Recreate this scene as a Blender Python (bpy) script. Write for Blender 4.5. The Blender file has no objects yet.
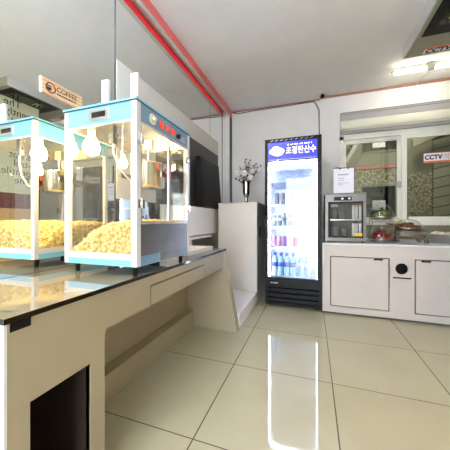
import bpy, bmesh, math, random
from mathutils import Vector, Matrix, noise
random.seed(7)
C = bpy.context.scene.collection
PI = math.pi

# ------------------------------------------------------------------ materials
def lin(c):
    return tuple((x/12.92 if x <= .04045 else ((x+.055)/1.055)**2.4) for x in (v/255 for v in c))

def M(name, rgb, rough=.5, metal=0., vary=.05, scale=6., emit=None, estr=0., spec=.5, coat=0., ior=1.5, bump=0., trans=0.):
    m = bpy.data.materials.new(name); m.use_nodes = True
    nt = m.node_tree; n = nt.nodes; p = n['Principled BSDF']
    c = lin(rgb)
    tc = n.new('ShaderNodeTexCoord'); nz = n.new('ShaderNodeTexNoise')
    nz.inputs['Scale'].default_value = scale; nz.inputs['Detail'].default_value = 4
    nt.links.new(tc.outputs['Object'], nz.inputs['Vector'])
    r = n.new('ShaderNodeValToRGB')
    r.color_ramp.elements[0].color = tuple(x*(1-vary) for x in c)+(1,)
    r.color_ramp.elements[1].color = tuple(min(1, x*(1+vary)) for x in c)+(1,)
    r.color_ramp.elements[0].position = .3; r.color_ramp.elements[1].position = .7
    nt.links.new(nz.outputs['Fac'], r.inputs['Fac'])
    nt.links.new(r.outputs['Color'], p.inputs['Base Color'])
    p.inputs['Roughness'].default_value = rough; p.inputs['Metallic'].default_value = metal
    p.inputs['Specular IOR Level'].default_value = spec; p.inputs['IOR'].default_value = ior
    p.inputs['Coat Weight'].default_value = coat; p.inputs['Coat Roughness'].default_value = .03
    p.inputs['Transmission Weight'].default_value = trans
    if bump:
        b = n.new('ShaderNodeBump'); b.inputs['Strength'].default_value = bump; b.inputs['Distance'].default_value = .003
        nt.links.new(nz.outputs['Fac'], b.inputs['Height']); nt.links.new(b.outputs['Normal'], p.inputs['Normal'])
    if emit:
        p.inputs['Emission Color'].default_value = lin(emit)+(1,); p.inputs['Emission Strength'].default_value = estr
    return m

def glass(name, tint=(245, 250, 248), refl=1.5, rough=0.):
    m = bpy.data.materials.new(name); m.use_nodes = True
    nt = m.node_tree; n = nt.nodes; n.remove(n['Principled BSDF'])
    t = n.new('ShaderNodeBsdfTransparent'); t.inputs['Color'].default_value = lin(tint)+(1,)
    g = n.new('ShaderNodeBsdfGlossy'); g.inputs['Roughness'].default_value = rough
    f0 = ((refl-1)/(refl+1))**2*1.8
    lw = n.new('ShaderNodeLayerWeight'); lw.inputs['Blend'].default_value = .5
    pw = n.new('ShaderNodeMath'); pw.operation = 'POWER'; pw.inputs[1].default_value = 5; nt.links.new(lw.outputs['Facing'], pw.inputs[0])
    f = n.new('ShaderNodeMath'); f.operation = 'MULTIPLY_ADD'; f.inputs[1].default_value = 1-f0; f.inputs[2].default_value = f0; nt.links.new(pw.outputs[0], f.inputs[0])
    x = n.new('ShaderNodeMixShader')
    nt.links.new(f.outputs[0], x.inputs['Fac']); nt.links.new(t.outputs[0], x.inputs[1]); nt.links.new(g.outputs[0], x.inputs[2])
    nt.links.new(x.outputs[0], n['Material Output'].inputs['Surface'])
    return m

def mirror_mat():
    m = bpy.data.materials.new('mirror_silver'); m.use_nodes = True
    nt = m.node_tree; n = nt.nodes; n.remove(n['Principled BSDF'])
    g = n.new('ShaderNodeBsdfGlossy'); g.inputs['Roughness'].default_value = 0
    g.inputs['Color'].default_value = (.90, .93, .915, 1)
    nt.links.new(g.outputs[0], n['Material Output'].inputs['Surface'])
    return m

def floor_mat():
    m = M('polished_tile', (182, 176, 148), rough=.05, vary=.04, scale=3, spec=.62)
    nt = m.node_tree; n = nt.nodes; p = n['Principled BSDF']
    ramp = [x for x in n if x.bl_idname == 'ShaderNodeValToRGB'][0]
    tc = [x for x in n if x.bl_idname == 'ShaderNodeTexCoord'][0]
    sp = n.new('ShaderNodeSeparateXYZ'); nt.links.new(tc.outputs['Object'], sp.inputs[0])
    def line(out, off, size, w):
        a = n.new('ShaderNodeMath'); a.operation = 'ADD'; a.inputs[1].default_value = -off + size*20; nt.links.new(out, a.inputs[0])
        d = n.new('ShaderNodeMath'); d.operation = 'MODULO'; d.inputs[1].default_value = size; nt.links.new(a.outputs[0], d.inputs[0])
        l = n.new('ShaderNodeMath'); l.operation = 'LESS_THAN'; l.inputs[1].default_value = w; nt.links.new(d.outputs[0], l.inputs[0])
        return l.outputs[0]
    lx = line(sp.outputs['X'], -.522, .632, .006); ly = line(sp.outputs['Y'], 1.04, .64, .005)
    mx = n.new('ShaderNodeMath'); mx.operation = 'MAXIMUM'; nt.links.new(lx, mx.inputs[0]); nt.links.new(ly, mx.inputs[1])
    mix = n.new('ShaderNodeMixRGB'); nt.links.new(mx.outputs[0], mix.inputs['Fac'])
    nt.links.new(ramp.outputs['Color'], mix.inputs['Color1']); mix.inputs['Color2'].default_value = lin((88, 82, 68))+(1,)
    nt.links.new(mix.outputs[0], p.inputs['Base Color'])
    return m

def wood_mat(name, a, b, rough=.5):
    m = bpy.data.materials.new(name); m.use_nodes = True
    nt = m.node_tree; n = nt.nodes; p = n['Principled BSDF']
    tc = n.new('ShaderNodeTexCoord'); w = n.new('ShaderNodeTexWave'); w.bands_direction = 'Z'
    w.inputs['Scale'].default_value = 14; w.inputs['Distortion'].default_value = 3; w.inputs['Detail'].default_value = 3
    nt.links.new(tc.outputs['Object'], w.inputs['Vector'])
    r = n.new('ShaderNodeValToRGB'); r.color_ramp.elements[0].color = lin(a)+(1,); r.color_ramp.elements[1].color = lin(b)+(1,)
    nt.links.new(w.outputs['Fac'], r.inputs['Fac']); nt.links.new(r.outputs['Color'], p.inputs['Base Color'])
    p.inputs['Roughness'].default_value = rough
    return m

def speckle_mat(name, a, b, scale=60, rough=.5):
    m = bpy.data.materials.new(name); m.use_nodes = True
    nt = m.node_tree; n = nt.nodes; p = n['Principled BSDF']
    tc = n.new('ShaderNodeTexCoord'); w = n.new('ShaderNodeTexVoronoi'); w.inputs['Scale'].default_value = scale
    nt.links.new(tc.outputs['Object'], w.inputs['Vector'])
    r = n.new('ShaderNodeValToRGB'); r.color_ramp.elements[0].color = lin(a)+(1,); r.color_ramp.elements[1].color = lin(b)+(1,)
    r.color_ramp.elements[0].position = .15; r.color_ramp.elements[1].position = .7
    nt.links.new(w.outputs['Distance'], r.inputs['Fac']); nt.links.new(r.outputs['Color'], p.inputs['Base Color'])
    p.inputs['Roughness'].default_value = rough
    return m

m_floor = floor_mat()
m_wall = M('wall_paint', (240, 238, 238), .7, vary=.02)
m_ceil = M('ceiling_paint', (238, 236, 235), .8, vary=.02)
m_cream = M('cream_board', (206, 204, 168), .6)
m_red = M('red_trim', (236, 112, 116), .45)
m_redback = M('red_back_glow', (255, 60, 60), .4, emit=(255, 60, 70), estr=.15)  # weak glow stands in for the lit red back face of the board
m_rose = M('brown_trim', (176, 124, 108), .5)
m_mirror = mirror_mat()
m_black = M('black_plastic', (17, 17, 20), .42, spec=.22)
m_seam = M('dark_seam', (74, 76, 80), .5)
m_gloss_black = M('gloss_black', (12, 12, 15), .08)
m_tv = M('screen_black', (9, 9, 11), .4, spec=.15)
m_dark = M('dark_grey_board', (66, 66, 68), .5)
m_white = M('white_lacquer', (220, 219, 224), .35, vary=.02)
m_whitep = M('white_panel', (228, 226, 230), .5, vary=.02)
m_fascia = M('pale_grey_fascia', (202, 200, 197), .5, vary=.02)
m_counter2 = M('white_laminate', (200, 195, 190), .5, vary=.02)
m_counter = M('shaded_cream_laminate', (166, 156, 132), .45, vary=.02)  # cream darkened, so the left counter's shaded front is in the colour
m_niche = M('dark_brown', (52, 40, 34), .6)
m_steel = M('brushed_steel', (198, 198, 196), .28, 1., vary=.06, scale=20)
m_steel_g = M('grey_steel', (112, 111, 108), .38, 1., vary=.08, scale=12)
m_steel_d = M('dark_steel', (128, 128, 128), .3, 1., vary=.12, scale=9)
m_chrome = M('chrome', (225, 225, 225), .1, 1.)
m_blue = M('sky_blue_enamel', (126, 200, 236), .35, vary=.02)
m_blue_shade = M('shaded_blue', (112, 150, 186), .35, vary=.04)  # the machine's sky blue again, darkened for its shaded front
m_glass = glass('clear_glass', (251, 252, 250), 1.45)
m_wglass = glass('window_glass', (214, 217, 210), 1.5)
m_fglass = glass('fridge_glass', (250, 252, 255), 1.35)
m_acryl = glass('clear_plastic', (248, 250, 246), 1.45)
m_bulb = M('lit_bulb', (255, 240, 210), .3, emit=(255, 212, 146), estr=50)
m_corn = M('popcorn_yellow', (255, 236, 160), .6, scale=58)
_r = [x for x in m_corn.node_tree.nodes if x.bl_idname == 'ShaderNodeValToRGB'][0]
_r.color_ramp.elements[0].color = lin((206, 156, 56))+(1,); _r.color_ramp.elements[1].color = lin((240, 222, 160))+(1,)
_r.color_ramp.elements[0].position = .40; _r.color_ramp.elements[1].position = .56
m_fwhite = M('fridge_liner', (238, 242, 250), .4, vary=.01)
m_led = M('cold_led', (255, 255, 255), .3, emit=(226, 234, 255), estr=9)
m_tube = M('warm_tube', (255, 255, 245), .3, emit=(255, 250, 226), estr=10)
m_panel = M('lamp_diffuser', (255, 255, 255), .3, emit=(255, 250, 244), estr=14)
m_sign = M('blue_backlit', (18, 20, 140), .3, emit=(52, 56, 205), estr=.34)
m_signw = M('white_backlit', (245, 245, 255), .3, emit=(235, 240, 255), estr=.35)
m_duct = speckle_mat('perforated_duct', (84, 104, 160), (160, 178, 214), 75)
m_paper = M('paper', (232, 232, 246), .7, vary=.01)
m_ink = M('ink', (36, 34, 34), .7)
m_bluetext = M('blue_ink', (92, 110, 170), .7)
m_orange = M('orange_print', (232, 122, 58), .5)
m_olive = M('olive_metal', (150, 148, 128), .45, vary=.03)
m_wood = wood_mat('pale_wood', (222, 186, 146), (196, 150, 110))
m_tan = wood_mat('tan_board', (204, 164, 104), (188, 146, 88))
m_darkred = M('dark_red', (104, 44, 36), .5)
m_frame = M('window_frame_white', (238, 238, 226), .4, vary=.02)
m_silver = M('silver_vase', (176, 176, 174), .2, 1., vary=.15, scale=14)
m_petal = M('white_petal', (250, 244, 244), .6, vary=.04)
m_leaf = M('grey_green_leaf', (70, 76, 68), .6, vary=.15)
m_green = M('salad_green', (84, 106, 48), .5, vary=.35, scale=25)
m_straw = M('red_fruit', (148, 28, 36), .35, vary=.2, scale=60)
m_brown = M('brown_baked', (122, 74, 46), .5, vary=.3, scale=40)
m_wfood = M('cream_food', (232, 228, 206), .5, vary=.1, scale=40)
m_wire = M('grey_wire', (140, 140, 136), .3, 1.)
m_shutter = M('shutter_cream', (226, 224, 208), .5, vary=.02)
m_shutg = M('shutter_grey', (178, 176, 178), .5, vary=.02)
m_backwall = M('olive_wall', (142, 140, 128), .7, vary=.05)
m_plank = M('pale_plank', (168, 166, 150), .6)
m_cup = M('grey_cup', (120, 122, 122), .4)
m_backs = M('olive_backsplash', (140, 134, 114), .3)
m_spk = speckle_mat('speckled_panel', (216, 212, 188), (104, 102, 86), 30)
m_dial = M('dial_face', (228, 224, 206), .3)
m_switch = M('red_switch', (220, 50, 30), .3, emit=(255, 60, 30), estr=.2)
m_pink = M('red_handle', (208, 66, 62), .4)
m_cap = M('blue_cap', (46, 78, 190), .4)
m_water = M('pale_blue_bottle', (150, 196, 226), .2, vary=.15, scale=40)
m_can1 = M('grey_can', (112, 118, 128), .3, .4)
m_can2 = M('dark_can', (72, 74, 92), .3, .2)
m_can3 = M('purple_can', (150, 104, 176), .3)
m_can4 = M('white_can', (226, 226, 232), .3)
m_can5 = M('teal_bottle', (104, 130, 136), .3)
m_can6 = M('rose_can', (190, 120, 140), .3)
m_yellow = M('yellow_label', (226, 190, 44), .5)
m_knob = M('brass_screw', (150, 140, 120), .3, .8)
m_screen = speckle_mat('dark_green_screen', (62, 74, 48), (30, 34, 26), 14, .1)
m_concrete = M('pavement', (190, 188, 184), .8)

# ------------------------------------------------------------------ mesh helpers
def nb(): return bmesh.new()

def box(bm, x0, x1, y0, y1, z0, z1, mi=0):
    v = [bm.verts.new((x, y, z)) for z in (z0, z1) for y in (y0, y1) for x in (x0, x1)]
    out = []
    for f in ((0, 2, 3, 1), (4, 5, 7, 6), (0, 1, 5, 4), (2, 6, 7, 3), (0, 4, 6, 2), (1, 3, 7, 5)):
        fc = bm.faces.new([v[i] for i in f]); fc.material_index = mi; out.append(fc)
    return out

def bbox(x0, x1, y0, y1, z0, z1, bev=0., seg=2):
    bm = nb(); box(bm, x0, x1, y0, y1, z0, z1)
    if bev: bmesh.ops.bevel(bm, geom=bm.edges[:], offset=bev, segments=seg, affect='EDGES', profile=.5)
    return bm

def cyl(bm, p0, p1, r0, r1=None, seg=16, cap=True):
    r1 = r0 if r1 is None else r1
    p0, p1 = Vector(p0), Vector(p1); d = (p1-p0).normalized()
    a = d.orthogonal().normalized(); b = d.cross(a)
    A, B = [], []
    for i in range(seg):
        t = 2*PI*i/seg; o = a*math.cos(t)+b*math.sin(t)
        A.append(bm.verts.new(p0+o*r0)); B.append(bm.verts.new(p1+o*r1))
    for i in range(seg):
        j = (i+1) % seg; f = bm.faces.new((A[i], A[j], B[j], B[i])); f.smooth = True
    if cap:
        bm.faces.new(A[::-1]); bm.faces.new(B)
    return bm

def tube(bm, pts, r, seg=8):
    pts = [Vector(p) for p in pts]; rings = []
    a = None
    for i, p in enumerate(pts):
        d = (pts[min(i+1, len(pts)-1)]-pts[max(i-1, 0)]).normalized()
        a = d.orthogonal().normalized() if a is None else (a-d*a.dot(d)).normalized()
        b = d.cross(a)
        rings.append([bm.verts.new(p+(a*math.cos(2*PI*k/seg)+b*math.sin(2*PI*k/seg))*r) for k in range(seg)])
    for R, S in zip(rings, rings[1:]):
        for k in range(seg):
            j = (k+1) % seg; f = bm.faces.new((R[k], R[j], S[j], S[k])); f.smooth = True
    bm.faces.new(rings[0][::-1]); bm.faces.new(rings[-1])
    return bm

def lathe(bm, prof, cx=0, cy=0, cz=0, seg=24):
    rings = []
    for r, z in prof:
        rings.append([bm.verts.new((cx+max(r, 1e-4)*math.cos(2*PI*k/seg), cy+max(r, 1e-4)*math.sin(2*PI*k/seg), cz+z)) for k in range(seg)])
    for R, S in zip(rings, rings[1:]):
        for k in range(seg):
            j = (k+1) % seg; f = bm.faces.new((R[k], R[j], S[j], S[k])); f.smooth = True
    bm.faces.new(rings[0][::-1]); bm.faces.new(rings[-1])
    return bm

def prism(bm, poly, axis, a0, a1):
    """poly of 2-D points extruded along axis ('x': (y,z), 'y': (x,z), 'z': (x,y))"""
    def P(p, a): return {'x': (a, p[0], p[1]), 'y': (p[0], a, p[1]), 'z': (p[0], p[1], a)}[axis]
    A = [bm.verts.new(P(p, a0)) for p in poly]; B = [bm.verts.new(P(p, a1)) for p in poly]
    n = len(poly)
    for i in range(n):
        j = (i+1) % n; bm.faces.new((A[i], A[j], B[j], B[i]))
    bm.faces.new(A[::-1]); bm.faces.new(B)
    bmesh.ops.recalc_face_normals(bm, faces=bm.faces[:])
    return bm

def blob(bm, c, r, sub=2, amp=.25, freq=1.5, sc=(1, 1, 1), seed=0., rot=0.):
    g = bmesh.ops.create_icosphere(bm, subdivisions=sub, radius=1)
    R = Matrix.Rotation(rot, 3, 'Z')
    for v in g['verts']:
        k = 1+amp*noise.noise(v.co*freq+Vector((seed*3.1, seed*1.7, seed)))
        v.co = Vector(c)+R @ Vector((v.co.x*r*k*sc[0], v.co.y*r*k*sc[1], v.co.z*r*k*sc[2]))
        for f in v.link_faces: f.smooth = True
    return bm

ORIG = {}
def thing(name, label, cat, loc=(0, 0, 0), group=None):
    o = bpy.data.objects.new(name, None); C.objects.link(o); o.location = loc
    o.empty_display_size = .05
    o['label'] = label; o['category'] = cat
    if group: o['group'] = group
    ORIG[o.name] = Vector(loc)
    return o

def obj(name, bm, mats, parent=None, origin=None):
    """link the bmesh (built in world coordinates) as one mesh object, re-based on its origin or its parent's"""
    if not isinstance(mats, (list, tuple)): mats = [mats]
    o0 = Vector(origin) if origin is not None else (ORIG[parent.name] if parent else Vector((0, 0, 0)))
    if isinstance(bm, bpy.types.Mesh): me = bm; me.transform(Matrix.Translation(-o0))
    else:
        for v in bm.verts: v.co -= o0
        me = bpy.data.meshes.new(name); bm.to_mesh(me); bm.free()
    if not me.materials:
        for m in mats: me.materials.append(m)
    o = bpy.data.objects.new(name, me); C.objects.link(o)
    if parent: o.parent = parent
    else: o.location = o0
    ORIG[o.name] = o0
    return o

def tag(o, label, cat, group=None, kind=None):
    o['label'] = label; o['category'] = cat
    if group: o['group'] = group
    if kind: o['kind'] = kind
    return o

def struct(name, bm, mats, parent=None):
    o = obj(name, bm, mats, parent)
    if not parent: o['kind'] = 'structure'
    return o

def dup(root, loc, label=None):
    r = root.copy(); C.objects.link(r); r.location = loc
    if label: r['label'] = label
    for ch in list(root.children):
        c = ch.copy(); C.objects.link(c); c.parent = r
        for g in ch.children:
            d = g.copy(); C.objects.link(d); d.parent = c
    return r

def text(name, s, size, mat, origin, right, up, parent=None, depth=.0008, align='LEFT', width=None, bold=0.):
    """flat raised lettering: right/up are unit world vectors of the writing"""
    cu = bpy.data.curves.new(name, 'FONT'); cu.body = s; cu.size = size; cu.extrude = depth; cu.offset = bold; cu.align_x = align
    to = bpy.data.objects.new(name, cu); C.objects.link(to)
    bpy.context.view_layer.update()
    me = bpy.data.meshes.new_from_object(to.evaluated_get(bpy.context.evaluated_depsgraph_get()))
    bpy.data.objects.remove(to); bpy.data.curves.remove(cu)
    r, u = Vector(right), Vector(up); nrm = r.cross(u)
    if width and len(me.vertices):
        xs = [v.co.x for v in me.vertices]; k = width/max(1e-6, max(xs)-min(xs))
        for v in me.vertices: v.co.x *= k
    mt = Matrix((r, u, nrm)).transposed().to_4x4(); mt.translation = Vector(origin)
    me.transform(mt); me.materials.clear(); me.materials.append(mat)
    me.name = name
    return obj(name, me, mat, parent)

# ------------------------------------------------------------------ room shell
MX = -1.32          # mirror face
CE = 2.78           # ceiling
BY = 3.93           # back wall behind the fridge
WY = 3.88           # window wall face
RX = 1.95           # right wall
FY = -2.2           # shop front behind the viewer
bm = nb(); box(bm, MX-.1, RX+.1, FY-.1, BY+.12, -.1, 0); struct('floor', bm, m_floor)
bm = nb(); box(bm, MX-.1, RX+.1, FY-.1, BY+.12, CE, CE+.1); struct('ceiling', bm, m_ceil)
bm = nb(); box(bm, MX-.1, MX-.01, FY, BY, 0, CE); struct('wall_left', bm, m_wall)
bm = nb(); box(bm, RX, RX+.1, FY, BY, 0, CE); struct('wall_right', bm, m_wall)
bm = nb()
box(bm, MX-.1, .1, BY, BY+.12, 0, CE)
WX0, WX1, WZ0, WZ1 = .36, 1.86, .95, 2.22
box(bm, .1, WX0, WY, BY+.12, 0, CE); box(bm, WX1, RX+.1, WY, BY+.12, 0, CE)
box(bm, WX0, WX1, WY, BY+.12, 0, WZ0); box(bm, WX0, WX1, WY, BY+.12, WZ1, CE)
struct('wall_back', bm, m_wall)
# shop front behind the viewer with an open doorway
bm = nb(); DX0, DX1, DZ = -.80, .50, 2.35
box(bm, MX-.1, DX0, FY-.1, FY, 0, CE); box(bm, DX1, RX+.1, FY-.1, FY, 0, CE); box(bm, DX0, DX1, FY-.1, FY, DZ, CE)
struct('wall_front', bm, m_wall)
bm = nb()
box(bm, DX0-.05, DX0, FY-.02, FY+.03, 0, DZ+.05); box(bm, DX1, DX1+.05, FY-.02, FY+.03, 0, DZ+.05); box(bm, DX0, DX1, FY-.02, FY+.03, DZ, DZ+.05)
struct('door_1', bm, m_steel)
bm = nb(); box(bm, -6, 6, FY-8, FY-.1, -.14, -.02); struct('ground', bm, m_concrete)
# small pilaster closing the mirror against the back wall
bm = nb(); box(bm, MX-.01, -1.262, 3.84, BY, 0, CE-.02); struct('trim_1', bm, m_wall)
bm = nb(); box(bm, -1.258, -1.246, 3.845, BY, 1.2, CE-.09); struct('trim_2', bm, m_seam)
# red board hung off the ceiling in front of the mirror
bm = nb(); box(bm, -1.258, -1.244, -.6, BY, CE-.095, CE); struct('trim_3', bm, m_red)
bm = nb(); box(bm, -1.276, -1.240, -.6, BY, CE-.101, CE-.095); struct('trim_4', bm, m_fascia)
bm = nb(); box(bm, -1.2595, -1.2585, -.6, BY-.2, CE-.085, CE-.03); struct('trim_5', bm, m_redback)
bm = nb(); box(bm, .1, RX, WY-.02, WY, CE-.028, CE-.004); struct('trim_6', bm, m_rose)
bm = nb(); box(bm, -1.24, .1, BY-.012, BY, CE-.018, CE-.004); struct('trim_7', bm, m_rose)

# mirrors on the left wall (three sheets, dark seams between)
for lab, y0, y1 in (('nearest mirror sheet on left wall, reflecting the popcorn machine back', .15, 1.422),
                    ('middle mirror sheet on left wall, behind the wall screen', 1.430, 3.168),
                    ('narrow farthest mirror sheet on left wall, next to back corner', 3.174, 3.84)):
    bm = nb(); box(bm, MX-.01, MX, y0, y1, .0, CE)
    tag(obj('wall_mirror', bm, m_mirror, origin=(MX, (y0+y1)/2, 0)), lab, 'mirror')
bm = nb(); box(bm, MX-.01, MX+.003, 1.421, 1.431, .74, CE); struct('trim_8', bm, m_seam)
bm = nb(); box(bm, MX-.01, MX+.001, 3.1685, 3.1735, .74, CE); struct('trim_9', bm, m_seam)

# ------------------------------------------------------------------ left counter
CX = -.772
t = thing('service_counter', 'long cream counter with dark glass top along the mirrored wall', 'counter', (-1.0, 1.3, 0))
bm = nb()
ye0, ye1 = .445, .780
ny0, ny1, nz0, nz1 = .503, .711, .05, .476
box(bm, CX-.02, CX, ye0, ny0, 0, .573); box(bm, CX-.02, CX, ny1, ye1, 0, .573)
box(bm, CX-.02, CX, ny0, ny1, 0, nz0); box(bm, CX-.02, CX, ny0, ny1, nz1, .573)
box(bm, MX+.01, CX-.02, ye1-.02, ye1, 0, .573)
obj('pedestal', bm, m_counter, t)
bm = nb(); box(bm, MX+.01, CX-.0005, ye0-.007, ye0-.0003, 0, .722); obj('end_panel', bm, m_white, t)['label'] = 'white end panel'
bm = nb()
box(bm, CX-.34, CX-.33, ny0, ny1, nz0, nz1); box(bm, CX-.33, CX-.003, ny0-.01, ny0, nz0, nz1); box(bm, CX-.33, CX-.003, ny1, ny1+.01, nz0, nz1)
box(bm, CX-.33, CX-.003, ny0, ny1, nz0-.01, nz0); box(bm, CX-.33, CX-.003, ny0, ny1, nz1, nz1+.01)
obj('niche', bm, m_niche, t)['label'] = 'dark brown open niche'
dy0, dy1, dz1 = 1.082, 1.739, .667
bm = nb()
g_ = .009
box(bm, CX-.02, CX, ye0, dy0-g_, .573, .722); box(bm, CX-.02, CX, dy1+g_, 2.25, .573, .722); box(bm, CX-.02, CX, dy0-g_, dy1+g_, dz1+g_, .722)
box(bm, MX+.01, CX-.02, ye0, 2.25, .705, .722)
box(bm, MX+.01, CX-.02, ye1, 2.16, .573, .583)
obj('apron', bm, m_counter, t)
bm = nb(); box(bm, CX-.018, CX, dy0, dy1, .573, dz1)
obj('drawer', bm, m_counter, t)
bm = nb(); box(bm, CX-.35, CX-.0195, dy0-.02, dy1+.02, .584, dz1+.02); obj('drawer_gap_shade', bm, m_black, t)  # black box behind the drawer, stands in for shade in its gap
bm = nb(); box(bm, CX-.005, CX+.001, .451, .505, .698, .722); obj('slot', bm, m_black, t)['label'] = 'black slot under the worktop edge'
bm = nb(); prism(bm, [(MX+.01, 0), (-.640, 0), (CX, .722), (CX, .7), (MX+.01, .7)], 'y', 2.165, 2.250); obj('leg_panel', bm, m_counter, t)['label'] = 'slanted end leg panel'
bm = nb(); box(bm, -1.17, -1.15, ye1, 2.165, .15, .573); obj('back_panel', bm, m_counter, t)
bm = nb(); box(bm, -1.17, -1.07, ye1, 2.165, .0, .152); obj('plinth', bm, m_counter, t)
m_top = M('counter_glass', (136, 126, 100), .012, vary=.02, ior=3.0, spec=.5)
bm = nb(); box(bm, MX+.005, CX+.004, ye0-.010, 2.245, .735-.011, .740)
for f in bm.faces: f.material_index = 0 if f.normal.z > .5 or f.calc_center_median().z > .7399 else 1
obj('glass_top', bm, [m_top, m_gloss_black], t)['label'] = 'glossy glass worktop with black edge'
bm = nb()
for k, w in enumerate((.012, .006, .012, .008, .010, .012)): box(bm, -.865+k*.014, -.865+k*.014+w*.8, .475, .483, .7401, .7404)
obj('lettering', bm, m_dark, t)

# ------------------------------------------------------------------ popcorn machine
X0, X1, Y0, Y1, Z0, Z1 = -1.205, -.762, .956, 1.474, .787, 1.568
t = thing('popcorn_machine', 'light blue popcorn machine with glass sides, full of popcorn, on the counter', 'popcorn machine', (-.99, 1.21, .740))
bm = nb()
for x in (X0+.04, X1-.04):
    for y in (Y0+.04, Y1-.04):
        b2 = nb(); cyl(b2, (x, y, .7402), (x, y, Z0+.004), .011, .013); obj('foot', b2, m_black, t)
bm.free()
bm = nb(); box(bm, X0, X1, Y0, Y1, Z0, Z0+.03); obj('base_skirt', bm, m_blue, t)
bm = nb()
box(bm, X0+.001, X1-.001, Y0-.001, Y0+.02, Z0+.03, Z0+.058); box(bm, X0+.001, X1-.001, Y1-.02, Y1, Z0+.03, Z0+.058)
box(bm, X0, X0+.02, Y0, Y1, Z0+.03, Z0+.058)
obj('bottom_rail', bm, m_white, t)
bm = nb(); box(bm, X0+.01, X1-.01, Y0+.01, Y1-.01, Z0+.03, Z0+.045); obj('deck', bm, m_steel, t)
hz = Z1-.097
for nm, a in (('header_panel', (X0+.02, X1-.03, Y0-.001, Y0+.012, hz, Z1-.008)), ('header_panel', (X0+.02, X1-.02, Y1-.012, Y1, hz, Z1-.008)),
              ('header_panel', (X0-.001, X0+.012, Y0+.02, Y1-.02, hz, Z1-.008))):
    obj(nm, bbox(*a), m_blue, t)
fh = obj('control_panel', bbox(X1-.012, X1+.001, Y0+.03, Y1-.018, hz, Z1-.012), m_blue_shade, t); fh['label'] = 'blue control panel with dial and switches, tone darkened as shade'
cxp = X1+.001
bm = nb(); cyl(bm, (cxp, 1.075, 1.51), (cxp+.006, 1.075, 1.51), .027, seg=24); cyl(bm, (cxp+.006, 1.075, 1.51), (cxp+.022, 1.075, 1.51), .013, .010)
obj('dial', bm, m_dial, fh)['label'] = 'round cream thermostat dial'
for y in (1.155, 1.215, 1.270):
    obj('switch', bbox(cxp-.001, cxp+.008, y-.013, y+.013, 1.493, 1.527, .003), m_switch, fh)['label'] = 'red lit rocker switch'
bm = nb(); cyl(bm, (cxp, 1.325, 1.503), (cxp+.018, 1.325, 1.503), .014, .012); obj('knob', bm, m_black, fh)['label'] = 'black knob'
bm = nb()
for k in range(4): box(bm, cxp-.0005, cxp+.0006, 1.36, 1.42, 1.488+k*.009, 1.491+k*.009)
obj('lettering', bm, m_white, fh)
bm = nb(); box(bm, X0-.008, X1+.006, Y0-.008, Y1+.006, Z1-.009, Z1); obj('roof', bm, m_blue, t)
bm = nb(); box(bm, X0-.0085, X1+.0065, Y0-.0085, Y1+.0065, Z1-.0125, Z1-.009); obj('roof_trim', bm, m_dark, t)
for x0, x1, y0, y1 in ((X0-.002, X0+.022, Y0-.002, Y0+.022), (X1-.028, X1+.002, Y0-.002, Y0+.028), (X0-.002, X0+.022, Y1-.022, Y1+.002), (X1-.028, X1+.002, Y1-.022, Y1+.002)):
    p = obj('corner_post', bbox(x0, x1, y0, y1, Z0+.001, Z1-.013), m_white, t)
    ys = y0 if y0 < 1.2 else y1; d = -.002 if y0 < 1.2 else .002
    for z in (.803, .83, 1.478, 1.535):
        bm = nb(); cyl(bm, ((x0+x1)/2, ys, z), ((x0+x1)/2, ys+d, z), .0035, seg=8)
        obj('screw', bm, m_knob, p)
hp = obj('handle_plate', bbox(-1.045, -.917, Y0-.006, Y0, 1.487, 1.545, .003), m_steel, t)
obj('grip', bbox(-1.023, -.938, Y0-.0075, Y0-.004, 1.503, 1.530, .0015), m_gloss_black, hp)['label'] = 'black recessed grip'
gz0, gz1 = Z0+.056, hz+.004
obj('glass_pane', bbox(X0+.02, X1-.026, Y0+.004, Y0+.008, gz0, gz1), m_glass, t)
obj('glass_pane', bbox(X0+.02, X1-.026, Y1-.008, Y1-.004, gz0, gz1), m_glass, t)
obj('glass_pane', bbox(X0+.004, X0+.008, Y0+.02, Y1-.02, gz0, gz1), m_glass, t)
# front: two glass doors above a steel panel
fz = .985
obj('steel_panel', bbox(X1-.012, X1-.001, Y0+.028, Y1-.02, Z0+.04, fz), m_steel_d, t)['label'] = 'dark brushed steel lower front panel'
obj('drawer_plate', bbox(X1-.003, X1+.004, 1.14, 1.36, Z0+.002, Z0+.05, .002), m_steel_d, t)
for ya, yb in ((Y0+.028, 1.14), (1.36, Y1-.02)): obj('front_skirt', bbox(X1-.010, X1+.0005, ya, yb, Z0, Z0+.046), m_blue_shade, t)
ym = 1.235
for y0, y1, hy in ((Y0+.03, ym-.001, Y0+.026), (ym+.001, Y1-.022, Y1-.024)):
    bm = nb(); w = .007
    box(bm, X1-.008, X1+.002, y0, y0+w, fz+.004, hz-.003); box(bm, X1-.008, X1+.002, y1-w, y1, fz+.004, hz-.003)
    box(bm, X1-.008, X1+.002, y0, y1, fz+.004, fz+.014); box(bm, X1-.008, X1+.002, y0, y1, hz-.013, hz-.003)
    d = obj('glass_door', bm, m_steel, t)
    obj('door_glass', bbox(X1-.005, X1-.002, y0+w, y1-w, fz+.014, hz-.013), m_glass, d)
    for z in (1.08, 1.385):
        bm = nb(); box(bm, X1+.001, X1+.008, hy-.024, hy+.024, z-.02, z+.02); cyl(bm, (X1+.009, hy, z-.026), (X1+.009, hy, z+.026), .006, seg=10)
        obj('hinge', bm, m_chrome, d)
    yh = ym-.025 if y0 < ym-.1 else ym+.025
    bm = nb(); tube(bm, [(X1+.002, yh, hz-.03), (X1+.02, yh, hz-.03), (X1+.02, yh, hz-.055), (X1+.002, yh, hz-.055)], .003)
    obj('handle', bm, m_chrome, d)
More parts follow.
